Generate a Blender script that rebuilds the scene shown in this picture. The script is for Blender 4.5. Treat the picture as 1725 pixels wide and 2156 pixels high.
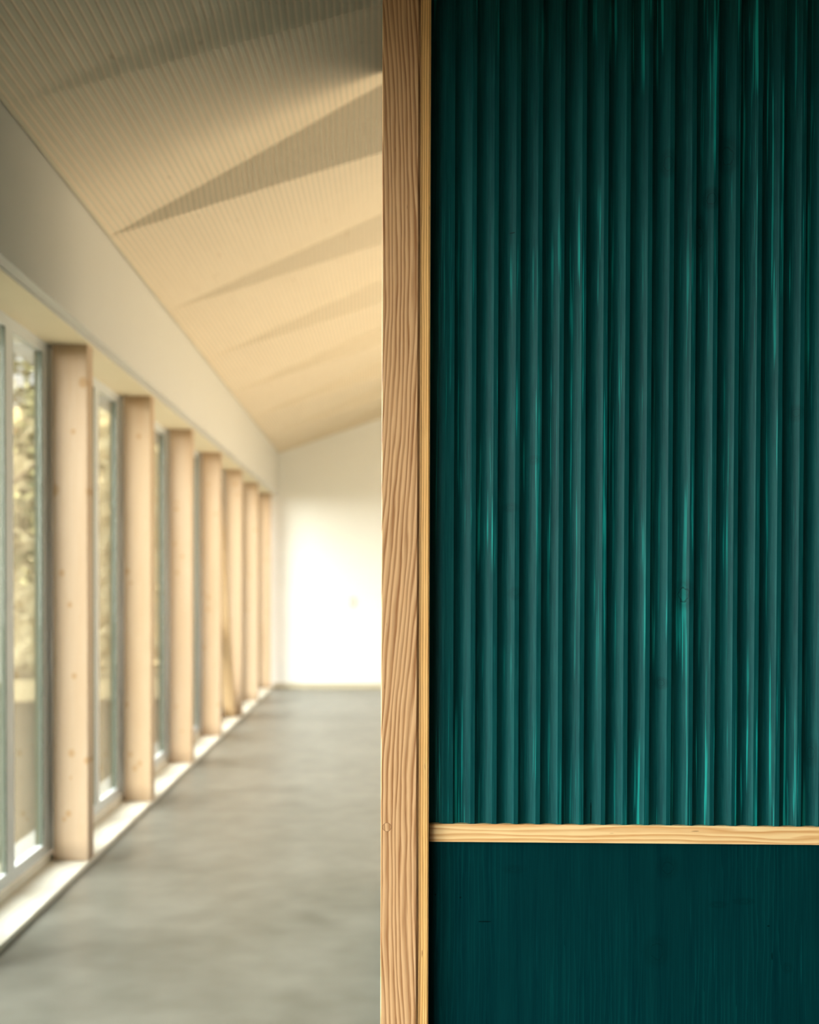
import bpy, bmesh, math, random
from mathutils import Vector, Matrix

random.seed(7)
for o in list(bpy.data.objects):
    bpy.data.objects.remove(o)
SC = bpy.context.scene
COL = SC.collection

# ---------------------------------------------------------------- camera
EYE = 1.45
PITCH = math.radians(0.945)
cam = bpy.data.cameras.new('camera')
cam.lens = 40.0
cam.sensor_fit = 'VERTICAL'
cam.sensor_height = 36.0
cam.shift_x = 0.0276
cam.shift_y = 0.0879
cam.clip_start = 0.05
cam.clip_end = 300
cam.dof.use_dof = True
cam.dof.focus_distance = 2.58
cam.dof.aperture_fstop = 2.0
co = bpy.data.objects.new('camera', cam)
COL.objects.link(co)
co.location = (0, 0, EYE)
co.rotation_euler = (Matrix.Rotation(math.pi / 2 - PITCH, 3, 'X') @ Matrix.Rotation(math.radians(0.13), 3, 'Z')).to_euler()
SC.camera = co

# ---------------------------------------------------------------- sky, sun, exposure
W = bpy.data.worlds.new('sky')
SC.world = W
W.use_nodes = True
wn = W.node_tree.nodes
wl = W.node_tree.links
bg = wn['Background']
tc = wn.new('ShaderNodeTexCoord')
sep = wn.new('ShaderNodeSeparateXYZ')
ramp = wn.new('ShaderNodeValToRGB')
wl.new(tc.outputs['Generated'], sep.inputs[0])
wl.new(sep.outputs['Z'], ramp.inputs[0])
wl.new(ramp.outputs[0], bg.inputs[0])
ramp.color_ramp.elements[0].position = 0.0
ramp.color_ramp.elements[0].color = (1.0, 0.985, 0.94, 1)
ramp.color_ramp.elements[1].position = 0.8
ramp.color_ramp.elements[1].color = (0.66, 0.74, 0.80, 1)
# added sky glow low on the window side, behind the viewer's left shoulder
dotn = wn.new('ShaderNodeVectorMath'); dotn.operation = 'DOT_PRODUCT'
wl.new(tc.outputs['Generated'], dotn.inputs[0])
dotn.inputs[1].default_value = Vector((-1.0, -0.34, 0.21)).normalized()
glow = wn.new('ShaderNodeMapRange')
glow.inputs['From Min'].default_value = 0.2
glow.inputs['From Max'].default_value = 1.0
glow.inputs['To Min'].default_value = 1.8
glow.inputs['To Max'].default_value = 25.0
wl.new(dotn.outputs['Value'], glow.inputs['Value'])
wl.new(glow.outputs[0], bg.inputs[1])

sun = bpy.data.lights.new('sun', 'SUN')
sun.energy = 76.0
sun.angle = math.radians(1.0)
sun.color = (1.0, 0.88, 0.72)
so = bpy.data.objects.new('sun', sun)
COL.objects.link(so)
# light travels to -X, slightly to -Y and down, through the opening added on the right
so.rotation_euler = Vector((-0.62, -0.18, -0.76)).to_track_quat('-Z', 'Y').to_euler()

SC.view_settings.view_transform = 'Standard'
SC.view_settings.look = 'None'
SC.view_settings.gamma = 1.0
SC.view_settings.use_curve_mapping = False
SC.view_settings.exposure = 0.30


# ---------------------------------------------------------------- helpers
def tag(o, label=None, cat=None, group=None, kind=None):
    if label: o['label'] = label
    if cat: o['category'] = cat
    if group: o['group'] = group
    if kind: o['kind'] = kind
    return o


def empty(name, loc=(0, 0, 0)):
    o = bpy.data.objects.new(name, None)
    COL.objects.link(o)
    o.location = loc
    return o


def link(name, bm, mats, parent=None, loc=(0, 0, 0), smooth=False):
    me = bpy.data.meshes.new(name)
    bmesh.ops.recalc_face_normals(bm, faces=bm.faces[:])
    bm.to_mesh(me)
    bm.free()
    o = bpy.data.objects.new(name, me)
    COL.objects.link(o)
    if not isinstance(mats, (list, tuple)): mats = [mats]
    for m in mats: me.materials.append(m)
    if smooth:
        for p in me.polygons: p.use_smooth = True
    o.location = loc
    if parent: o.parent = parent
    return o


def box(bm, x0, x1, y0, y1, z0, z1, mi=0, bev=0.0):
    vs = [bm.verts.new(p) for p in ((x0, y0, z0), (x1, y0, z0), (x1, y1, z0), (x0, y1, z0),
                                    (x0, y0, z1), (x1, y0, z1), (x1, y1, z1), (x0, y1, z1))]
    fs = []
    for f in ((0, 3, 2, 1), (4, 5, 6, 7), (0, 1, 5, 4), (1, 2, 6, 5), (2, 3, 7, 6), (3, 0, 4, 7)):
        fc = bm.faces.new([vs[i] for i in f])
        fc.material_index = mi
        fs.append(fc)
    if bev:
        es = set(e for f in fs for e in f.edges)
        bmesh.ops.bevel(bm, geom=list(es), offset=bev, segments=2, affect='EDGES', profile=0.5)
    return fs


def obox(name, b, mat, parent=None, bev=0.0):
    bm = bmesh.new()
    box(bm, *b, bev=bev)
    return link(name, bm, mat, parent)


def prism(bm, poly, axis, a, b, mi=0):
    """poly extruded along axis ('X','Y','Z') from a to b"""
    def P(p, t):
        return {'Y': (p[0], t, p[1]), 'X': (t, p[0], p[1]), 'Z': (p[0], p[1], t)}[axis]
    A = [bm.verts.new(P(p, a)) for p in poly]
    B = [bm.verts.new(P(p, b)) for p in poly]
    n = len(poly)
    for i in range(n):
        f = bm.faces.new((A[i], A[(i + 1) % n], B[(i + 1) % n], B[i]))
        f.material_index = mi
    bm.faces.new(A).material_index = mi
    bm.faces.new(B[::-1]).material_index = mi


# ---------------------------------------------------------------- materials
class NT:
    def __init__(s, name, rough=0.6, spec=0.5):
        s.m = bpy.data.materials.new(name)
        s.m.use_nodes = True
        s.n = s.m.node_tree.nodes
        s.l = s.m.node_tree.links
        s.p = s.n['Principled BSDF']
        s.p.inputs['Roughness'].default_value = rough
        s.p.inputs['Specular IOR Level'].default_value = spec

    def new(s, t, **k):
        n = s.n.new(t)
        for a, v in k.items(): setattr(n, a, v)
        return n

    def coord(s, scale=(1, 1, 1), rot=(0, 0, 0), loc=(0, 0, 0), src='Object'):
        t = s.new('ShaderNodeTexCoord')
        m = s.new('ShaderNodeMapping')
        m.inputs['Scale'].default_value = scale
        m.inputs['Rotation'].default_value = rot
        m.inputs['Location'].default_value = loc
        s.l.new(t.outputs[src], m.inputs[0])
        return m.outputs[0]

    def noise(s, vec, scale, detail=3, rough=0.5, dist=0.0):
        n = s.new('ShaderNodeTexNoise')
        n.inputs['Scale'].default_value = scale
        n.inputs['Detail'].default_value = detail
        n.inputs['Roughness'].default_value = rough
        n.inputs['Distortion'].default_value = dist
        s.l.new(vec, n.inputs['Vector'])
        return n.outputs['Fac']

    def wave(s, vec, scale, dist=0.0, detail=2, dscale=1.0, direction='X', prof='SAW'):
        n = s.new('ShaderNodeTexWave', wave_type='BANDS', bands_direction=direction, wave_profile=prof)
        n.inputs['Scale'].default_value = scale
        n.inputs['Distortion'].default_value = dist
        n.inputs['Detail'].default_value = detail
        n.inputs['Detail Scale'].default_value = dscale
        s.l.new(vec, n.inputs['Vector'])
        return n.outputs['Fac']

    def ramp(s, fac, stops):
        r = s.new('ShaderNodeValToRGB')
        cr = r.color_ramp
        while len(cr.elements) < len(stops): cr.elements.new(0.5)
        for e, (p, c) in zip(cr.elements, stops):
            e.position = p
            e.color = (c, c, c, 1) if not isinstance(c, tuple) else (*c, 1)
        s.l.new(fac, r.inputs[0])
        return r.outputs[0]

    def mix(s, fac, a, b, mode='MIX'):
        n = s.new('ShaderNodeMix', data_type='RGBA', blend_type=mode)
        for sock, v in ((n.inputs[0], fac), (n.inputs[6], a), (n.inputs[7], b)):
            if hasattr(v, 'node'): s.l.new(v, sock)
            elif isinstance(v, tuple): sock.default_value = (*v, 1)
            else: sock.default_value = v
        return n.outputs[2]

    def math(s, op, a, b=None):
        n = s.new('ShaderNodeMath', operation=op)
        for sock, v in zip(n.inputs, (a, b)):
            if v is None: continue
            if hasattr(v, 'node'): s.l.new(v, sock)
            else: sock.default_value = v
        return n.outputs[0]

    def bump(s, h, strength=0.3, dist=0.001):
        b = s.new('ShaderNodeBump')
        b.inputs['Strength'].default_value = strength
        b.inputs['Distance'].default_value = dist
        s.l.new(h, b.inputs['Height'])
        s.l.new(b.outputs[0], s.p.inputs['Normal'])

    def col(s, c):
        if hasattr(c, 'node'): s.l.new(c, s.p.inputs['Base Color'])
        else: s.p.inputs['Base Color'].default_value = (*c, 1)
        return s


def plain(name, c, rough=0.6, spec=0.4, var=0.04, scale=3.0):
    t = NT(name, rough, spec)
    v = t.noise(t.coord(), scale, 3)
    t.col(t.mix(v, tuple(x * (1 - var) for x in c), tuple(min(1, x * (1 + var)) for x in c)))
    return t.m


def ash(name, light, mid, dark, axis='Z', period=0.0105, shear=0.0, seed=0.0, fiber=0.5, dist=5.0, rough=0.42, bend=0.0):
    """open grained ash: wavering growth rings, fine pores along the grain"""
    t = NT(name, rough, 0.45)
    tcn = t.new('ShaderNodeTexCoord')
    sx = t.new('ShaderNodeSeparateXYZ')
    t.l.new(tcn.outputs['Object'], sx.inputs[0])
    along, across = (sx.outputs['Z'], sx.outputs['X']) if axis == 'Z' else (sx.outputs['X'], sx.outputs['Z'])
    thick = sx.outputs['Y']
    acr = t.math('ADD', across, t.math('MULTIPLY', along, shear))
    if bend:
        acr = t.math('SUBTRACT', acr, t.math('MULTIPLY', t.math('COSINE', t.math('MULTIPLY', t.math('SUBTRACT', along, 2.2), 2.2)), bend))
    cb = t.new('ShaderNodeCombineXYZ')
    t.l.new(acr, cb.inputs[0])
    t.l.new(t.math('MULTIPLY', thick, 0.6), cb.inputs[1])
    t.l.new(t.math('ADD', t.math('MULTIPLY', along, 0.09), seed), cb.inputs[2])
    v = cb.outputs[0]
    # big wavering of the rings
    n1 = t.noise(v, 22.0, 2, 0.5)
    n2 = t.noise(v, 75.0, 2, 0.5)
    w = t.math('ADD', acr, t.math('MULTIPLY', t.math('SUBTRACT', n1, 0.5), period * dist))
    w = t.math('ADD', w, t.math('MULTIPLY', t.math('SUBTRACT', n2, 0.5), period * dist * 0.28))
    ph = t.math('FRACT', t.math('DIVIDE', w, period))
    ring = t.ramp(ph, [(0.0, 0.0), (0.22, 0.10), (0.50, 0.55), (0.74, 1.0), (0.92, 0.45), (1.0, 0.0)])
    # fine fibres
    cf = t.new('ShaderNodeCombineXYZ')
    t.l.new(acr, cf.inputs[0])
    t.l.new(thick, cf.inputs[1])
    t.l.new(t.math('MULTIPLY', along, 0.02), cf.inputs[2])
    f = t.noise(cf.outputs[0], 900.0, 2, 0.6)
    fr = t.ramp(f, [(0.30, 0.0), (0.62, 1.0)])
    amp = t.noise(v, 40.0, 1)
    ringv = t.math('MULTIPLY', ring, t.ramp(amp, [(0.3, 0.7), (0.6, 1.0)]))
    c = t.mix(ringv, light, dark)
    c = t.mix(t.math('MULTIPLY', fr, fiber), c, mid)
    # little dark pin streaks
    cs = t.new('ShaderNodeCombineXYZ')
    t.l.new(acr, cs.inputs[0]); t.l.new(t.math('MULTIPLY', along, 0.13), cs.inputs[2])
    st = t.ramp(t.noise(cs.outputs[0], 160.0, 1), [(0.76, 0.0), (0.82, 0.8)])
    c = t.mix(st, c, tuple(x * 0.45 for x in dark))
    t.col(c)
    t.bump(t.math('ADD', f, ring), 0.25, 0.0004)
    return t.m


def pine(name, light, dark, knots=(), seed=0.0):
    """glued pine: pale boards along Z; knots are (x, z, r) in the front face"""
    t = NT(name, 0.55, 0.3)
    v = t.coord((1, 1, 0.05), loc=(seed, seed, 0))
    r = t.wave(v, 20.0, 7.0, 2, 3.0)
    n = t.noise(t.coord((1, 1, 0.12), loc=(seed, 0, seed)), 6.0, 3)
    c = t.mix(t.math('MULTIPLY', r, 0.35), light, dark)
    c = t.mix(t.ramp(n, [(0.45, 0.0), (0.75, 0.55)]), c, dark)
    # glue joint between lamellas
    if knots:
        tcn = t.new('ShaderNodeTexCoord')
        sx = t.new('ShaderNodeSeparateXYZ')
        t.l.new(tcn.outputs['Object'], sx.inputs[0])
        for (kx, kz, kr) in knots:
            dx = t.math('SUBTRACT', sx.outputs['X'], kx)
            dz = t.math('MULTIPLY', t.math('SUBTRACT', sx.outputs['Z'], kz), 0.8)
            d = t.math('SQRT', t.math('ADD', t.math('MULTIPLY', dx, dx), t.math('MULTIPLY', dz, dz)))
            k = t.ramp(t.math('DIVIDE', d, kr), [(0.5, 0.8), (1.0, 0.0)])
            c = t.mix(k, c, (0.42, 0.25, 0.11))
    t.col(c)
    return t.m


def teal(name, fluted, marks=()):
    t = NT(name, 0.5, 0.08 if fluted else 0.03)
    v = t.coord((1, 0.4, 0.03))
    grain = t.noise(v, 260.0, 3, 0.65)
    broad = t.noise(t.coord((1, 0.5, 0.05)), 30.0, 3)
    base = t.mix(t.ramp(broad, [(0.35, 0.0), (0.7, 1.0)]), *(((0.0005, 0.042, 0.046), (0.002, 0.064, 0.067)) if fluted else ((0.0, 0.020, 0.025), (0.0006, 0.029, 0.033))))
    base = t.mix(t.ramp(grain, [(0.42, 0.0), (0.72, 0.55)]), base, (0.008, 0.10, 0.098) if fluted else (0.001, 0.037, 0.040))
    if fluted:
        # thinly stained worn streaks where the lacquer rubbed off
        s1 = t.noise(t.coord((1, 1, 0.016)), 105.0, 3, 0.6)
        s2 = t.noise(t.coord((1, 1, 1), loc=(3, 1, 2)), 2.2, 2)
        s = t.math('MULTIPLY', t.ramp(s1, [(0.58, 0.0), (0.66, 1.0)]), t.ramp(s2, [(0.42, 0.0), (0.60, 1.0)]))
        base = t.mix(t.math('MULTIPLY', s, 0.75), base, (0.008, 0.38, 0.34))
    else:
        s1 = t.noise(t.coord((1, 1, 0.02)), 120.0, 2, 0.6)
        base = t.mix(t.ramp(s1, [(0.66, 0.0), (0.76, 0.5)]), base, (0.003, 0.10, 0.10))
    if not fluted:
        # faint growth rings of the boards
        wv = t.wave(t.coord((1, 1, 0.06), loc=(0.4, 0, 0.2)), 26.0, 9.0, 3, 1.6)
        wm = t.noise(t.coord((1, 1, 0.4)), 4.0, 2)
        base = t.mix(t.math('MULTIPLY', t.math('MULTIPLY', t.ramp(wv, [(0.6, 0.0), (0.95, 1.0)]), t.ramp(wm, [(0.4, 0.1), (0.6, 1.0)])), 0.45), base, (0.0015, 0.058, 0.058))
    h = t.math('MULTIPLY', grain, 0.8)
    # knots and cracks (x, z, half width, half height, strength)
    if marks:
        tcn = t.new('ShaderNodeTexCoord')
        sx = t.new('ShaderNodeSeparateXYZ')
        t.l.new(tcn.outputs['Object'], sx.inputs[0])
        wob = t.math('MULTIPLY', t.math('SUBTRACT', t.noise(t.coord(), 90.0, 2), 0.5), 0.9)
        for (kx, kz, rx, rz, st) in marks:
            dx = t.math('DIVIDE', t.math('SUBTRACT', sx.outputs['X'], kx), rx)
            dz = t.math('DIVIDE', t.math('SUBTRACT', sx.outputs['Z'], kz), rz)
            d = t.math('SQRT', t.math('ADD', t.math('MULTIPLY', dx, dx), t.math('MULTIPLY', dz, dz)))
            d = t.math('MULTIPLY', t.math('ADD', d, wob), 0.4)
            solid = min(rx, rz) < 0.004
            k = t.ramp(d, [(0.0, 1.0), (0.34, 1.0), (0.42, 0.0)] if solid else [(0.0, 0.35), (0.30, 0.25), (0.38, 1.0), (0.42, 0.3), (0.6, 0.45), (0.95, 0.0)])
            base = t.mix(t.math('MULTIPLY', k, st), base, (0.0005, 0.010, 0.011))
            h = t.math('SUBTRACT', h, t.math('MULTIPLY', k, st * 0.9))
    t.col(base)
    rgh = t.noise(t.coord((1, 1, 0.5)), 500.0, 2)
    h = t.math('ADD', h, t.math('MULTIPLY', rgh, 0.5))
    t.bump(h, 0.35 if fluted else 0.2, 0.0006)
    return t.m


def wall_mark(xp, yp, rx, rz, st, Y=2.603):
    k = Y / 2395
    return ((xp - 803) * k, EYE + (1228 - yp) * k, rx * k, rz * k, st)


FL_MARKS = [wall_mark(*m) for m in ((1493, 421, 9, 12, .8), (1402, 348, 9, 15, .6), (1441, 1250, 11, 16, .75), (1526, 330, 12, 20, .6), (1394, 1437, 7, 7, .7),
            (1675, 868, 8, 9, .5), (1470, 500, 8, 22, .7), (1075, 1068, 9, 5, .5), (1085, 1248, 7, 7, .5), (1124, 968, 7, 5, .4), (1712, 1585, 8, 14, .5),
            (1248, 1715, 1.6, 26, 1.0), (1236, 1680, 1.0, 22, .8), (1077, 493, 5, 1.2, .9))]
FP_MARKS = [wall_mark(*m) for m in ((1410, 1828, 12, 13, .5), (1388, 2006, 14, 18, .45), (1024, 1943, 13, 1.6, .9), (1572, 1899, 12, 4, .5), (1516, 1906, 10, 4, .5),
            (972, 1892, 2, 2, .9), (919, 1886, 1.5, 2, .9), (1624, 1951, 3, 1.5, .9), (1632, 2015, 1.4, 8, .9), (1085, 1832, 12, 5, .35), (1665, 2040, 6, 6, .4))]

M_PLASTER = plain('white_plaster', (0.84, 0.825, 0.78), 0.75, 0.25, 0.015)
M_FASCIA = plain('cream_fascia', (0.67, 0.64, 0.585), 0.6, 0.3, 0.015)
M_FRAME = plain('grey_aluminium', (0.60, 0.61, 0.60), 0.35, 0.5, 0.02)
M_GASKET = plain('dark_gasket', (0.07, 0.08, 0.05), 0.6, 0.3)
M_SILL = pine('pale_sill_wood', (0.80, 0.74, 0.63), (0.70, 0.60, 0.45))
M_BASE = plain('beige_baseboard', (0.52, 0.46, 0.33), 0.6)
M_SWITCH = plain('white_plastic', (0.50, 0.49, 0.44), 0.4)


def concrete():
    t = NT('polished_concrete', 0.34, 0.5)
    a = t.noise(t.coord(), 1.6, 2, 0.6)
    b = t.noise(t.coord((1, 1, 1)), 6.0, 1.5, 0.5)
    x = t.math('ADD', t.math('MULTIPLY', a, 0.55), t.math('MULTIPLY', b, 0.45))
    t.col(t.ramp(x, [(0.32, (0.134, 0.126, 0.102)), (0.5, (0.180, 0.169, 0.140)), (0.66, (0.222, 0.209, 0.175))]))
    return t.m


def ceiling_wood():
    t = NT('ceiling_slats', 0.6, 0.25)
    v = t.coord((1, 0.06, 1))
    n = t.noise(v, 40.0, 3)
    k = t.noise(t.coord((1, 0.5, 0.4)), 16.0, 2)
    c = t.mix(n, (0.57, 0.485, 0.34), (0.66, 0.575, 0.425))
    c = t.mix(t.ramp(k, [(0.70, 0.0), (0.78, 0.5)]), c, (0.30, 0.20, 0.10))
    t.col(c)
    return t.m


def glass():
    m = bpy.data.materials.new('window_glass')
    m.use_nodes = True
    n, l = m.node_tree.nodes, m.node_tree.links
    n.remove(n['Principled BSDF'])
    out = n['Material Output']
    tr = n.new('ShaderNodeBsdfTransparent'); tr.inputs[0].default_value = (0.95, 0.96, 0.925, 1)
    gl = n.new('ShaderNodeBsdfGlossy'); gl.inputs['Roughness'].default_value = 0.0
    fr = n.new('ShaderNodeLayerWeight'); fr.inputs['Blend'].default_value = 0.5
    pw = n.new('ShaderNodeMath'); pw.operation = 'POWER'; pw.inputs[1].default_value = 3.0
    mu = n.new('ShaderNodeMath'); mu.operation = 'MULTIPLY_ADD'; mu.inputs[1].default_value = 0.88; mu.inputs[2].default_value = 0.10; mu.use_clamp = True
    mx = n.new('ShaderNodeMixShader')
    l.new(fr.outputs['Facing'], pw.inputs[0]); l.new(pw.outputs[0], mu.inputs[0]); l.new(mu.outputs[0], mx.inputs[0])
    l.new(tr.outputs[0], mx.inputs[1]); l.new(gl.outputs[0], mx.inputs[2])
    l.new(mx.outputs[0], out.inputs[0])
    return m


M_CONC = concrete()
M_CEIL = ceiling_wood()
M_GROOVE = plain('pale_groove', (0.80, 0.64, 0.47), 0.7, 0.2)  # groove faces in a paler tone than the slats
M_GLASS = glass()
M_TEALF = teal('teal_stained_fluted_wood', True, FL_MARKS)
M_TEALP = teal('teal_stained_flat_wood', False, FP_MARKS)
M_TEALS = teal('teal_stained_side_wood', False)
M_ASH = ash('ash_post', (0.76, 0.485, 0.265), (0.64, 0.32, 0.125), (0.20, 0.062, 0.016), seed=1.3, dist=2.7, bend=0.036, fiber=0.4)
M_ASHL = ash('ash_lath', (0.97, 0.62, 0.25), (0.90, 0.45, 0.13), (0.34, 0.13, 0.035), period=0.0055, seed=4.0, dist=2.0)
M_ASHR = ash('ash_rail', (0.97, 0.72, 0.38), (0.95, 0.56, 0.24), (0.66, 0.27, 0.075), axis='X', period=0.013, seed=6.1, dist=3.0, fiber=0.35)
M_DARKWALL = plain('bounce_cut_wall', (0.10, 0.085, 0.06), 0.7)  # unseen camera-side walls, darkened to cut bounce light
M_CORE = plain('dark_core', (0.55, 0.52, 0.46), 0.7)

# ---------------------------------------------------------------- main dimensions
XR = 3.4            # right wall
YB, YF = -3.5, 15.62  # rear wall (behind the camera), far wall
BAY = 1.595
POST_Y = 5.80       # front face of the first visible post
LEDGE = 0.025
HEAD = EYE + 1.2135
BTOP = EYE + 1.774
XB = -1.41          # fascia face

# floor
M_DARKFLOOR = plain('bounce_cut_floor', (0.045, 0.04, 0.03), 0.8)  # unseen near floor, made dark to keep bounce off the ceiling
obox('floor', (-1.95, XR + 0.3, 3.65, YF + 0.2, -0.12, 0.0), M_CONC)['kind'] = 'structure'
obox('floor', (-1.95, XR + 0.3, YB - 0.2, 3.65, -0.12, 0.0), M_DARKFLOOR)['kind'] = 'structure'
# far wall, rear wall
o = obox('wall_far', (-2.0, XR + 0.2, YF, YF + 0.2, 0, 6.2), M_PLASTER); tag(o, kind='structure')
o = obox('wall_rear', (-2.0, XR + 0.2, YB - 0.2, YB, 0, 6.2), M_DARKWALL); tag(o, kind='structure')
o = obox('baseboard_far', (-1.49, XR, YF - 0.018, YF, 0.0, 0.075), M_BASE); tag(o, kind='structure')

# fascia above the windows (with its shadow gaps)
bm = bmesh.new()
prism(bm, [(XB, HEAD), (XB, BTOP), (XB - 0.03, BTOP), (XB - 0.03, BTOP + 0.5), (-1.95, BTOP + 0.5), (-1.95, HEAD),
           (-1.478, HEAD), (-1.478, HEAD + 0.014), (-1.450, HEAD + 0.014), (-1.450, HEAD)], 'Y', YB, YF)
tag(link('wall_left', bm, M_FASCIA), kind='structure')

tag(obox('trim_2', (-1.699, -1.479, YB, YF, HEAD - 0.002, HEAD + 0.0), plain('soffit_board', (0.80, 0.70, 0.50), 0.6)), kind='structure')

# sill ledge along the windows
bm = bmesh.new()
prism(bm, [(-1.490, 0.0), (-1.490, LEDGE - 0.004), (-1.494, LEDGE), (-1.69, LEDGE), (-1.69, 0.062), (-1.745, 0.062), (-1.745, 0.0)], 'Y', YB, YF)
tag(link('trim_1', bm, M_SILL), kind='structure')
tag(obox('trim_3', (-1.95, -1.746, YB, YF, 0.0, 0.055), plain('outer_sill', (0.30, 0.30, 0.27), 0.6)), kind='structure')

# ---------------------------------------------------------------- folded slatted ceiling
# fold lines fan out from the fascia at every post: (y at fascia, ridge (y, z) at x=0, valley (y, z) at x=0)
folds = []
for k in range(-5, 7):
    yk = 5.88 + 1.6 * k
    zr, zv = 2.374, 2.258
    off = 0.125
    if k == 0: zr, zv, off = 2.490, 2.272, 0.16
    if k == -1: zr, zv, off = 2.300, 2.240, 0.16
    folds.append((yk, (yk - off, zr), (yk + off, zv)))


def fold_points(x):
    """list of (y, z) of the ceiling line at this x"""
    t = (x - XB) / (0 - XB)
    pts = []
    for (yk, r, v) in folds:
        tt = min(t, 1.0) + max(0.0, t - 1.0) * 0.25          # fold width grows slowly to the right of the corner
        yr = yk + (r[0] - yk) * tt
        yv = yk + (v[0] - yk) * tt
        base = 1.774
        zr = base + (r[1] - base) * t
        zv = base + (v[1] - base) * t
        if t > 1.0:
            zr = r[1] + 0.33 * x + 0.02 * x
            zv = v[1] + 0.33 * x
        pts.append((yr, EYE + zr))
        pts.append((yv, EYE + zv))
    # extend to the walls
    y0, z0 = pts[0]
    y1, z1 = pts[-1]
    pts = [(YB - 0.1, z0)] + [p for p in pts if YB < p[0] < YF] + [(YF + 0.05, pts[-1][1])]
    return pts


PITCHX = 0.0285
GW = 0.0105
GD = 0.0045
bm = bmesh.new()
x = XB + 0.004
rows = []           # profile across: (x, dz, mat)
while x < XR + 0.05:
    rows.append((x, 0.0))
    rows.append((x + PITCHX - GW, 0.0))
    rows.append((x + PITCHX - GW + 0.0005, GD))
    rows.append((x + PITCHX - 0.0005, GD))
    x += PITCHX
prev = None
for i, (xx, dz) in enumerate(rows):
    cur = [bm.verts.new((xx, y, z + dz)) for (y, z) in fold_points(xx)]
    if prev:
        for j in range(len(cur) - 1):
            f = bm.faces.new((prev[j], cur[j], cur[j + 1], prev[j + 1]))
            f.material_index = 1 if (dz > 0 or rows[i - 1][1] > 0) else 0
    prev = cur
# thickness: a board behind the slats
prevu = None
for xx in [XB - 0.2, XB + 0.02] + [XB + 0.02 + 0.3 * i for i in range(1, 22)]:
    xx = min(xx, XR + 0.1)
    cur = [bm.verts.new((xx, y, z + 0.06)) for (y, z) in fold_points(max(xx, XB))]
    if prevu:
        for j in range(len(cur) - 1):
            bm.faces.new((prevu[j], prevu[j + 1], cur[j + 1], cur[j]))
    prevu = cur
tag(link('ceiling', bm, [M_CEIL, M_GROOVE]), kind='structure')

# ---------------------------------------------------------------- right wall with an unseen opening, added so sun bounce warms the ceiling
bm = bmesh.new()
for b in ((XR, XR + 0.2, 2.65, 6.0, 0, 6.2), (XR, XR + 0.2, 6.0, 13.4, 2.75, 6.2), (XR, XR + 0.2, 13.4, YF + 0.1, 0, 6.2)):
    box(bm, *b)
tag(link('wall_right', bm, M_PLASTER), kind='structure')
tag(obox('wall_right', (XR, XR + 0.2, YB, 2.65, 0, 6.2), M_DARKWALL), kind='structure')

# ---------------------------------------------------------------- windows in the left wall, one per bay
win_id = 0
FX0, FX1 = -1.742, -1.70
for k in range(-5, 7):
    y1 = POST_Y + BAY * k - 0.08 + 0.0     # jamb left of post k
    y0 = y1 - BAY + 0.34                   # after post k-1
    yj1 = y1 + 0.17
    yj0 = y0 - 0.17
    win_id += 1
    w = empty('window_%d' % win_id, (FX0, (y0 + y1) / 2, 0.062)); tag(w, kind='structure')
    ox, oy, oz = w.location

    def part(name, boxes, mat, bev=0.0, gk=None):
        b_ = bmesh.new()
        for b in boxes:
            box(b_, b[0] - ox, b[1] - ox, b[2] - oy, b[3] - oy, b[4] - oz, b[5] - oz, bev=bev)
        return link(name, b_, mat, w)
    z0, z1 = 0.070, HEAD
    ym = y1 - 0.56
    part('window_frame', [(FX0, FX1, yj0, y0, z0, z1), (FX0, FX1, y1, yj1, z0, z1),
                          (FX0, FX1, y0, y1, z0, z0 + 0.055), (FX0, FX1, y0, y1, z1 - 0.055, z1)], M_FRAME)
    part('mullion', [(FX0, FX1 - 0.002, ym, ym + 0.105, z0 + 0.055, z1 - 0.055)], M_FRAME)
    gx = -1.717
    part('glass_pane', [(gx, gx + 0.004, y0 + 0.001, ym - 0.001, z0 + 0.056, z1 - 0.056)], M_GLASS)
    part('glass_pane', [(gx, gx + 0.004, ym + 0.106, y1 - 0.001, z0 + 0.056, z1 - 0.056)], M_GLASS)
    gb = []
    for (a, b) in ((y0, ym), (ym + 0.105, y1)):
        gb += [(FX0 + 0.001, gx - 0.001, a, a + 0.006, z0 + 0.056, z1 - 0.056), (FX0 + 0.001, gx - 0.001, b - 0.006, b, z0 + 0.056, z1 - 0.056)]
        gb += [(gx + 0.005, -1.703, a, a + 0.006, z0 + 0.056, z1 - 0.056), (gx + 0.005, -1.703, b - 0.006, b, z0 + 0.056, z1 - 0.056)]
    part('gasket', gb, M_GASKET)

# ---------------------------------------------------------------- timber posts
PW0, PW1, PT = -1.675, -1.4975, 0.115
plab = {
    -1: 'pale pine post just outside the left edge, closest to the viewer',
    0: 'widest, nearest pale pine post with scattered small knots beside the grey window frame',
    1: 'second pale pine post from the left, darker orange grain streaks down its face',
    2: 'third pale pine post from the left, between two slim grey window frames',
    3: 'fourth pale pine post from the left, right of the last wide grey frame strip',
    4: 'fifth pale pine post, with the diagonal timber brace leaning across its foot',
    5: 'sixth pale pine post, narrow strip just beyond the diagonal brace',
    6: 'farthest and narrowest pine post, touching the white far wall',
}


def px(xp, yp, Y):
    return ((xp - 803) / 2395 * Y, EYE + (1228 - yp) / 2395 * Y)


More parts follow.
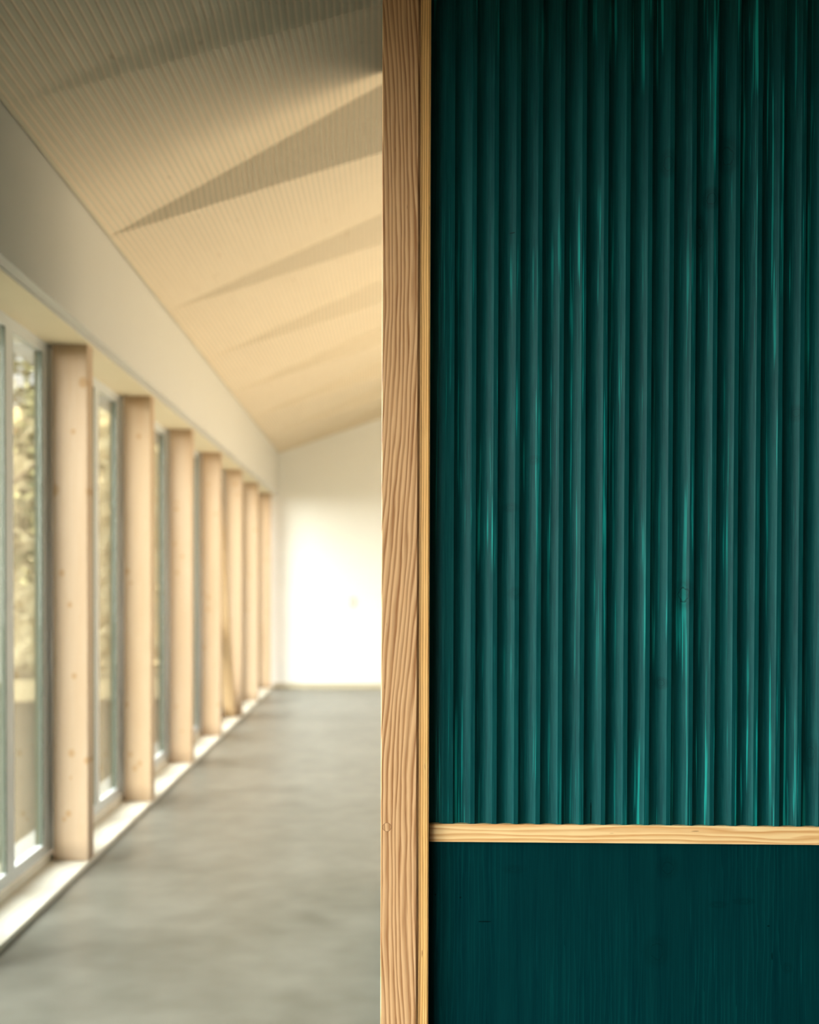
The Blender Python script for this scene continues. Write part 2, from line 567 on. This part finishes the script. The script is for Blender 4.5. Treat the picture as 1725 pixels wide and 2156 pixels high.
for k in range(-1, 7):
    yk = POST_Y + BAY * k
    knots = []
    if k == 0:
        for (a, b, r) in ((155, 911, 0.014), (130, 1208, 0.018), (147, 1275, 0.015), (156, 1425, 0.016), (150, 1588, 0.020), (182, 1604, 0.018),
                          (143, 1716, 0.018), (134, 1728, 0.012), (114, 1034, 0.032), (190, 1036, 0.026), (176, 808, 0.028), (148, 1640, 0.008)):
            kx, kz = px(a, b, yk)
            knots.append((kx - (PW0 + PW1) / 2, kz - LEDGE, r))
    elif k > 0:
        for i in range(7):
            knots.append((random.uniform(-0.08, 0.08), random.uniform(0.1, 2.5), random.uniform(0.012, 0.022)))
    lt, dk = random.choice([((0.54, 0.395, 0.27), (0.46, 0.29, 0.155)), ((0.55, 0.405, 0.28), (0.47, 0.31, 0.17))])
    if k == 1: lt, dk = (0.55, 0.40, 0.26), (0.47, 0.28, 0.14)
    m = pine('pine_post_%d' % (k + 1), lt, dk, knots, seed=k * 1.7)
    bm = bmesh.new()
    hw = (PW1 - PW0) / 2
    box(bm, -hw, hw, 0, PT, 0, HEAD - LEDGE - 0.002, bev=0.003)
    p = link('timber_post', bm, m, loc=((PW0 + PW1) / 2, yk, LEDGE))
    tag(p, plab[k], 'post', 'timber posts along the window wall')

# diagonal brace in the bay between the fourth and fifth post
bm = bmesh.new()
ya, za, yb, zb = 10.98, HEAD, 12.175, LEDGE
t_ = 0.13
prism(bm, [(ya - t_, za), (ya + t_ * 0.0, za), (yb, zb), (yb - t_, zb)], 'X', -1.665, -1.555)
tag(link('diagonal_brace', bm, pine('pine_brace', (0.50, 0.35, 0.20), (0.42, 0.25, 0.11), seed=9.0)),
    'slanted timber brace rising from the foot of the fifth post behind the fourth', 'brace')

# ---------------------------------------------------------------- small things on the far wall
s = empty('light_switch', (-0.395, YF, 1.19)); tag(s, 'small pale switch plate at mid height on the white far wall', 'light switch')
bm = bmesh.new(); box(bm, -0.042, 0.042, -0.010, 0, -0.065, 0.065, bev=0.003); link('plate', bm, M_SWITCH, s)
bm = bmesh.new(); box(bm, -0.022, 0.022, -0.016, -0.010, -0.035, 0.035, bev=0.002); link('rocker', bm, M_PLASTER, s)
s = empty('wall_socket', (-0.96, YF, 0.245)); tag(s, 'faint white socket low on the far wall above the baseboard', 'wall socket')
bm = bmesh.new(); box(bm, -0.040, 0.040, -0.008, 0, -0.040, 0.040, bev=0.003); link('plate', bm, M_PLASTER, s)
bm = bmesh.new()
bmesh.ops.create_cone(bm, cap_ends=True, segments=24, radius1=0.022, radius2=0.022, depth=0.006, matrix=Matrix.Translation((0, -0.010, 0)) @ Matrix.Rotation(math.pi / 2, 4, 'X'))
link('outlet', bm, M_SWITCH, s)

# ---------------------------------------------------------------- partition box, its left face at x = 0
bm = bmesh.new()
box(bm, 0.012, XR, 2.622, 5.50, 0, 4.6)
tag(link('wall_partition', bm, M_TEALS), kind='structure')

PTOP = 3.60
POSTF = 2.568
# ash corner post
cp = empty('corner_post', (0, POSTF, 0)); tag(cp, 'tall vertical ash post with reddish wavy grain at the edge of the teal wall', 'post')
bm = bmesh.new()
prism(bm, [(0.0, 0.002), (0.0018, 0.0), (0.0800, 0.0), (0.0850, 0.005), (0.0850, 0.054), (0.0, 0.054)], 'Z', 0, PTOP)
link('post_board', bm, M_ASH, cp)
# round wooden plug over a screw hole
kx, kz = ((816 - 803) / 2395 * POSTF, EYE + (1228 - 1743) / 2395 * POSTF)
bm = bmesh.new()
bmesh.ops.create_circle(bm, cap_ends=False, segments=48, radius=0.0098)
for v in bm.verts: v.co = Vector((v.co.x, 0, v.co.y))
r0 = bm.verts[:]
ext = []
pr = [(1.0, -0.0002), (0.95, -0.0002)]
bm.clear()
R_ = 0.0100
N = 48
a_ = [bm.verts.new((R_ * math.cos(i * 2 * math.pi / N), -0.00025, R_ * math.sin(i * 2 * math.pi / N))) for i in range(N)]
b_ = [bm.verts.new((R_ * .93 * math.cos(i * 2 * math.pi / N), -0.00025, R_ * .93 * math.sin(i * 2 * math.pi / N))) for i in range(N)]
c_ = [bm.verts.new((R_ * math.cos(i * 2 * math.pi / N), 0.0004, R_ * math.sin(i * 2 * math.pi / N))) for i in range(N)]
for i in range(N):
    j = (i + 1) % N
    bm.faces.new((a_[i], a_[j], b_[j], b_[i])).material_index = 0
    bm.faces.new((a_[i], a_[j], c_[j], c_[i])).material_index = 0
f = bm.faces.new(b_); f.material_index = 1
pl = link('wood_plug', bm, [plain('plug_joint', (0.16, 0.08, 0.035)), M_ASH], cp, loc=(kx, 0, kz))
pl['label'] = 'small round wooden plug flush in the post face'

# narrow lath beside the post
bm = bmesh.new()
prism(bm, [(0.0, 0.0), (0.019, -0.0015), (0.0225, -0.0005), (0.0240, 0.0015), (0.0240, 0.040), (0.0, 0.040)], 'Z', 0, PTOP)
lt = link('edge_lath', bm, M_ASHL, loc=(0.0856, 2.574, 0))
tag(lt, 'narrow upright golden ash lath between the wide post and the teal panels', 'lath')

# ---------------------------------------------------------------- fluted teal panel
SC_ = 2395 / 2.6
X0, X1 = 0.1113, 3.39
PL = 2.60
RAILZ = EYE + (1228 - 1755) / 2395 * 2.594
RT = math.radians(0.36)
prof = [(X0, 0.004)]
FD = 0.0100


def flute(a, b, t0=0.0):
    for i in range(0, 15):
        t = t0 + (1 - t0) * i / 14
        d = FD * (1 - (2 * t - 1) ** 2)
        prof.append((a + (b - a) * i / 14, d))


flute(X0 + 0.0005, 0.1445, 0.22)
prof.append((0.1445 + 0.0004, 0.0))
xe = 0.2052
prof.append((xe - 0.0398 - 0.0002, 0.0))
while xe < X1:
    flute(xe - 0.0398, xe)
    prof.append((xe + 0.0002, 0.0))
    prof.append((xe + 0.04988 - 0.0398 - 0.0002, 0.0))
    xe += 0.04988
zb0 = RAILZ + 0.0208
bm = bmesh.new()
nz = 60
prev = None
ringv = []
for (x, d) in prof:
    xr = x - X0
    wob = 0.00035
    colv = []
    for iz in range(nz + 1):
        z = zb0 - math.tan(RT) * (x - 0.11) + (PTOP - zb0) * iz / nz
        wx = wob * math.sin(z * 3.1 + math.floor(x / 0.05) * 2.3) * (1 if 0.001 < d else 0.4)
        colv.append(bm.verts.new((x + wx, d, z)))
    if prev:
        for iz in range(nz):
            bm.faces.new((prev[iz], colv[iz], colv[iz + 1], prev[iz + 1]))
    prev = colv
bm.verts.ensure_lookup_table()
fl = link('fluted_panel', bm, M_TEALF, loc=(0, PL, 0))
bmod = fl.modifiers.new('Solid', 'SOLIDIFY'); bmod.thickness = 0.008; bmod.offset = -1
tag(fl, 'dark teal wall panel of vertical concave flutes above the golden rail', 'wall panel')

# rail
rl = bmesh.new()
box(rl, 0, X1 - X0, -0.0060, 0.016, -0.0205, 0.0205, bev=0.0012)
ro = link('dado_rail', rl, M_ASHR, loc=(X0, PL, RAILZ))
ro.rotation_euler = (0, RT, 0)
tag(ro, 'horizontal golden ash rail dividing the fluted teal panel from the flat one', 'rail')

# flat lower panel
bm = bmesh.new()
for a in (0,):
    za = RAILZ - 0.0208
    v = [bm.verts.new(p) for p in ((X0, 0, 0), (X1, 0, 0), (X1, 0, za - math.tan(RT) * (X1 - X0)), (X0, 0, za),
                                   (X0, 0.018, 0), (X1, 0.018, 0), (X1, 0.018, za - math.tan(RT) * (X1 - X0)), (X0, 0.018, za))]
    for f in ((0, 1, 2, 3), (5, 4, 7, 6), (0, 4, 5, 1), (1, 5, 6, 2), (2, 6, 7, 3), (3, 7, 4, 0)):
        bm.faces.new([v[i] for i in f])
lp = link('flat_panel', bm, M_TEALP, loc=(0, PL + 0.003, 0))
tag(lp, 'flat dark teal boarded panel with faint knots below the golden rail', 'wall panel')

# ---------------------------------------------------------------- outside the windows
tg = NT('outdoor_gravel', 0.9, 0.1)
tg.col(tg.mix(tg.noise(tg.coord(), 1.5, 5), (0.045, 0.045, 0.028), (0.07, 0.065, 0.045)))
obox('ground', (-60, -1.96, -30, 120, -0.5, -0.12), tg.m)['kind'] = 'structure'
obox('ground', (XR + 0.31, 60, -30, 120, -0.5, -0.12), tg.m)['kind'] = 'structure'

M_LEAF = plain('leaves', (0.10, 0.105, 0.05), 0.7, 0.2, 0.3, 2.0)
M_BARK = plain('bark', (0.22, 0.17, 0.11), 0.8, 0.2, 0.2, 20)


def tree(x, y, h, r, seed, label):
    rnd = random.Random(seed)
    t = empty('tree', (x, y, -0.12)); tag(t, label, 'tree')
    bm = bmesh.new()
    bmesh.ops.create_cone(bm, cap_ends=True, segments=10, radius1=0.16, radius2=0.06, depth=h * 0.8, matrix=Matrix.Translation((0, 0, h * 0.4)))
    for i in range(7):
        a = rnd.uniform(0, 6.28)
        L = rnd.uniform(0.5, 1.0) * r
        mt = Matrix.Translation((0, 0, h * rnd.uniform(0.35, 0.75))) @ Matrix.Rotation(a, 4, 'Z') @ Matrix.Rotation(math.radians(50), 4, 'Y') @ Matrix.Translation((0, 0, L / 2))
        bmesh.ops.create_cone(bm, cap_ends=True, segments=6, radius1=0.05, radius2=0.015, depth=L, matrix=mt)
    link('trunk', bm, M_BARK, t)
    bm = bmesh.new()
    for i in range(1500):
        u = Vector((rnd.gauss(0, 1), rnd.gauss(0, 1), rnd.gauss(0, 1)))
        u.normalize()
        rr = rnd.uniform(0.3, 1.0) ** 0.5
        p = Vector((u.x * r * rr, u.y * r * rr, h * 0.66 + u.z * h * 0.36 * rr))
        s_ = rnd.uniform(0.07, 0.16)
        q = Matrix.Rotation(rnd.uniform(0, 6.28), 3, 'Z') @ Matrix.Rotation(rnd.uniform(0, 3.1), 3, 'X')
        vs = [bm.verts.new(p + q @ Vector(c)) for c in ((-s_, 0, 0), (0, -s_ * .5, 0), (s_, 0, 0), (0, s_ * .5, 0))]
        bm.faces.new(vs)
    link('foliage', bm, M_LEAF, t)


tree(-5.2, 15.0, 5.0, 1.5, 1, 'blurred green tree seen through the leftmost pane')

# tall clipped hedge added to cover the bright sky behind the panes
rnd = random.Random(5)
hg = empty('hedge', (-10.0, 20.0, -0.12)); tag(hg, 'tall blurred hedge added outside the window panes to cover bright sky', 'hedge')
bm = bmesh.new()
nx_, nz_ = 60, 24
grid = {}
for i in range(nx_ + 1):
    for j in range(nz_ + 1):
        x = -6.5 + 13.0 * i / nx_
        z = 4.4 * j / nz_
        grid[i, j] = (x, -0.7 - 0.2 * rnd.random() + 0.25 * (j / nz_) ** 3, z + (0.25 * rnd.random() if j == nz_ else 0))
vf = {k_: bm.verts.new(p) for k_, p in grid.items()}
vb = {k_: bm.verts.new((p[0], -p[1], p[2])) for k_, p in grid.items()}
for i in range(nx_):
    for j in range(nz_):
        bm.faces.new((vf[i, j], vf[i + 1, j], vf[i + 1, j + 1], vf[i, j + 1]))
        bm.faces.new((vb[i, j], vb[i, j + 1], vb[i + 1, j + 1], vb[i + 1, j]))
    bm.faces.new((vf[i, nz_], vf[i + 1, nz_], vb[i + 1, nz_], vb[i, nz_]))
for j in range(nz_):
    bm.faces.new((vf[0, j], vf[0, j + 1], vb[0, j + 1], vb[0, j]))
    bm.faces.new((vf[nx_, j], vb[nx_, j], vb[nx_, j + 1], vf[nx_, j + 1]))
for i in range(5000):
    p = Vector((rnd.uniform(-6.5, 6.5), -0.85 - 0.15 * rnd.random(), rnd.uniform(0.0, 4.6)))
    s_ = rnd.uniform(0.05, 0.11)
    q = Matrix.Rotation(rnd.uniform(0, 6.28), 3, 'Z') @ Matrix.Rotation(rnd.uniform(0, 3.1), 3, 'X')
    bm.faces.new([bm.verts.new(p + q @ Vector(c)) for c in ((-s_, 0, 0), (0, -s_ * .5, 0), (s_, 0, 0), (0, s_ * .5, 0))])
link('foliage', bm, plain('hedge_leaves', (0.34, 0.30, 0.19), 0.8, 0.1, 0.25, 1.5), hg)
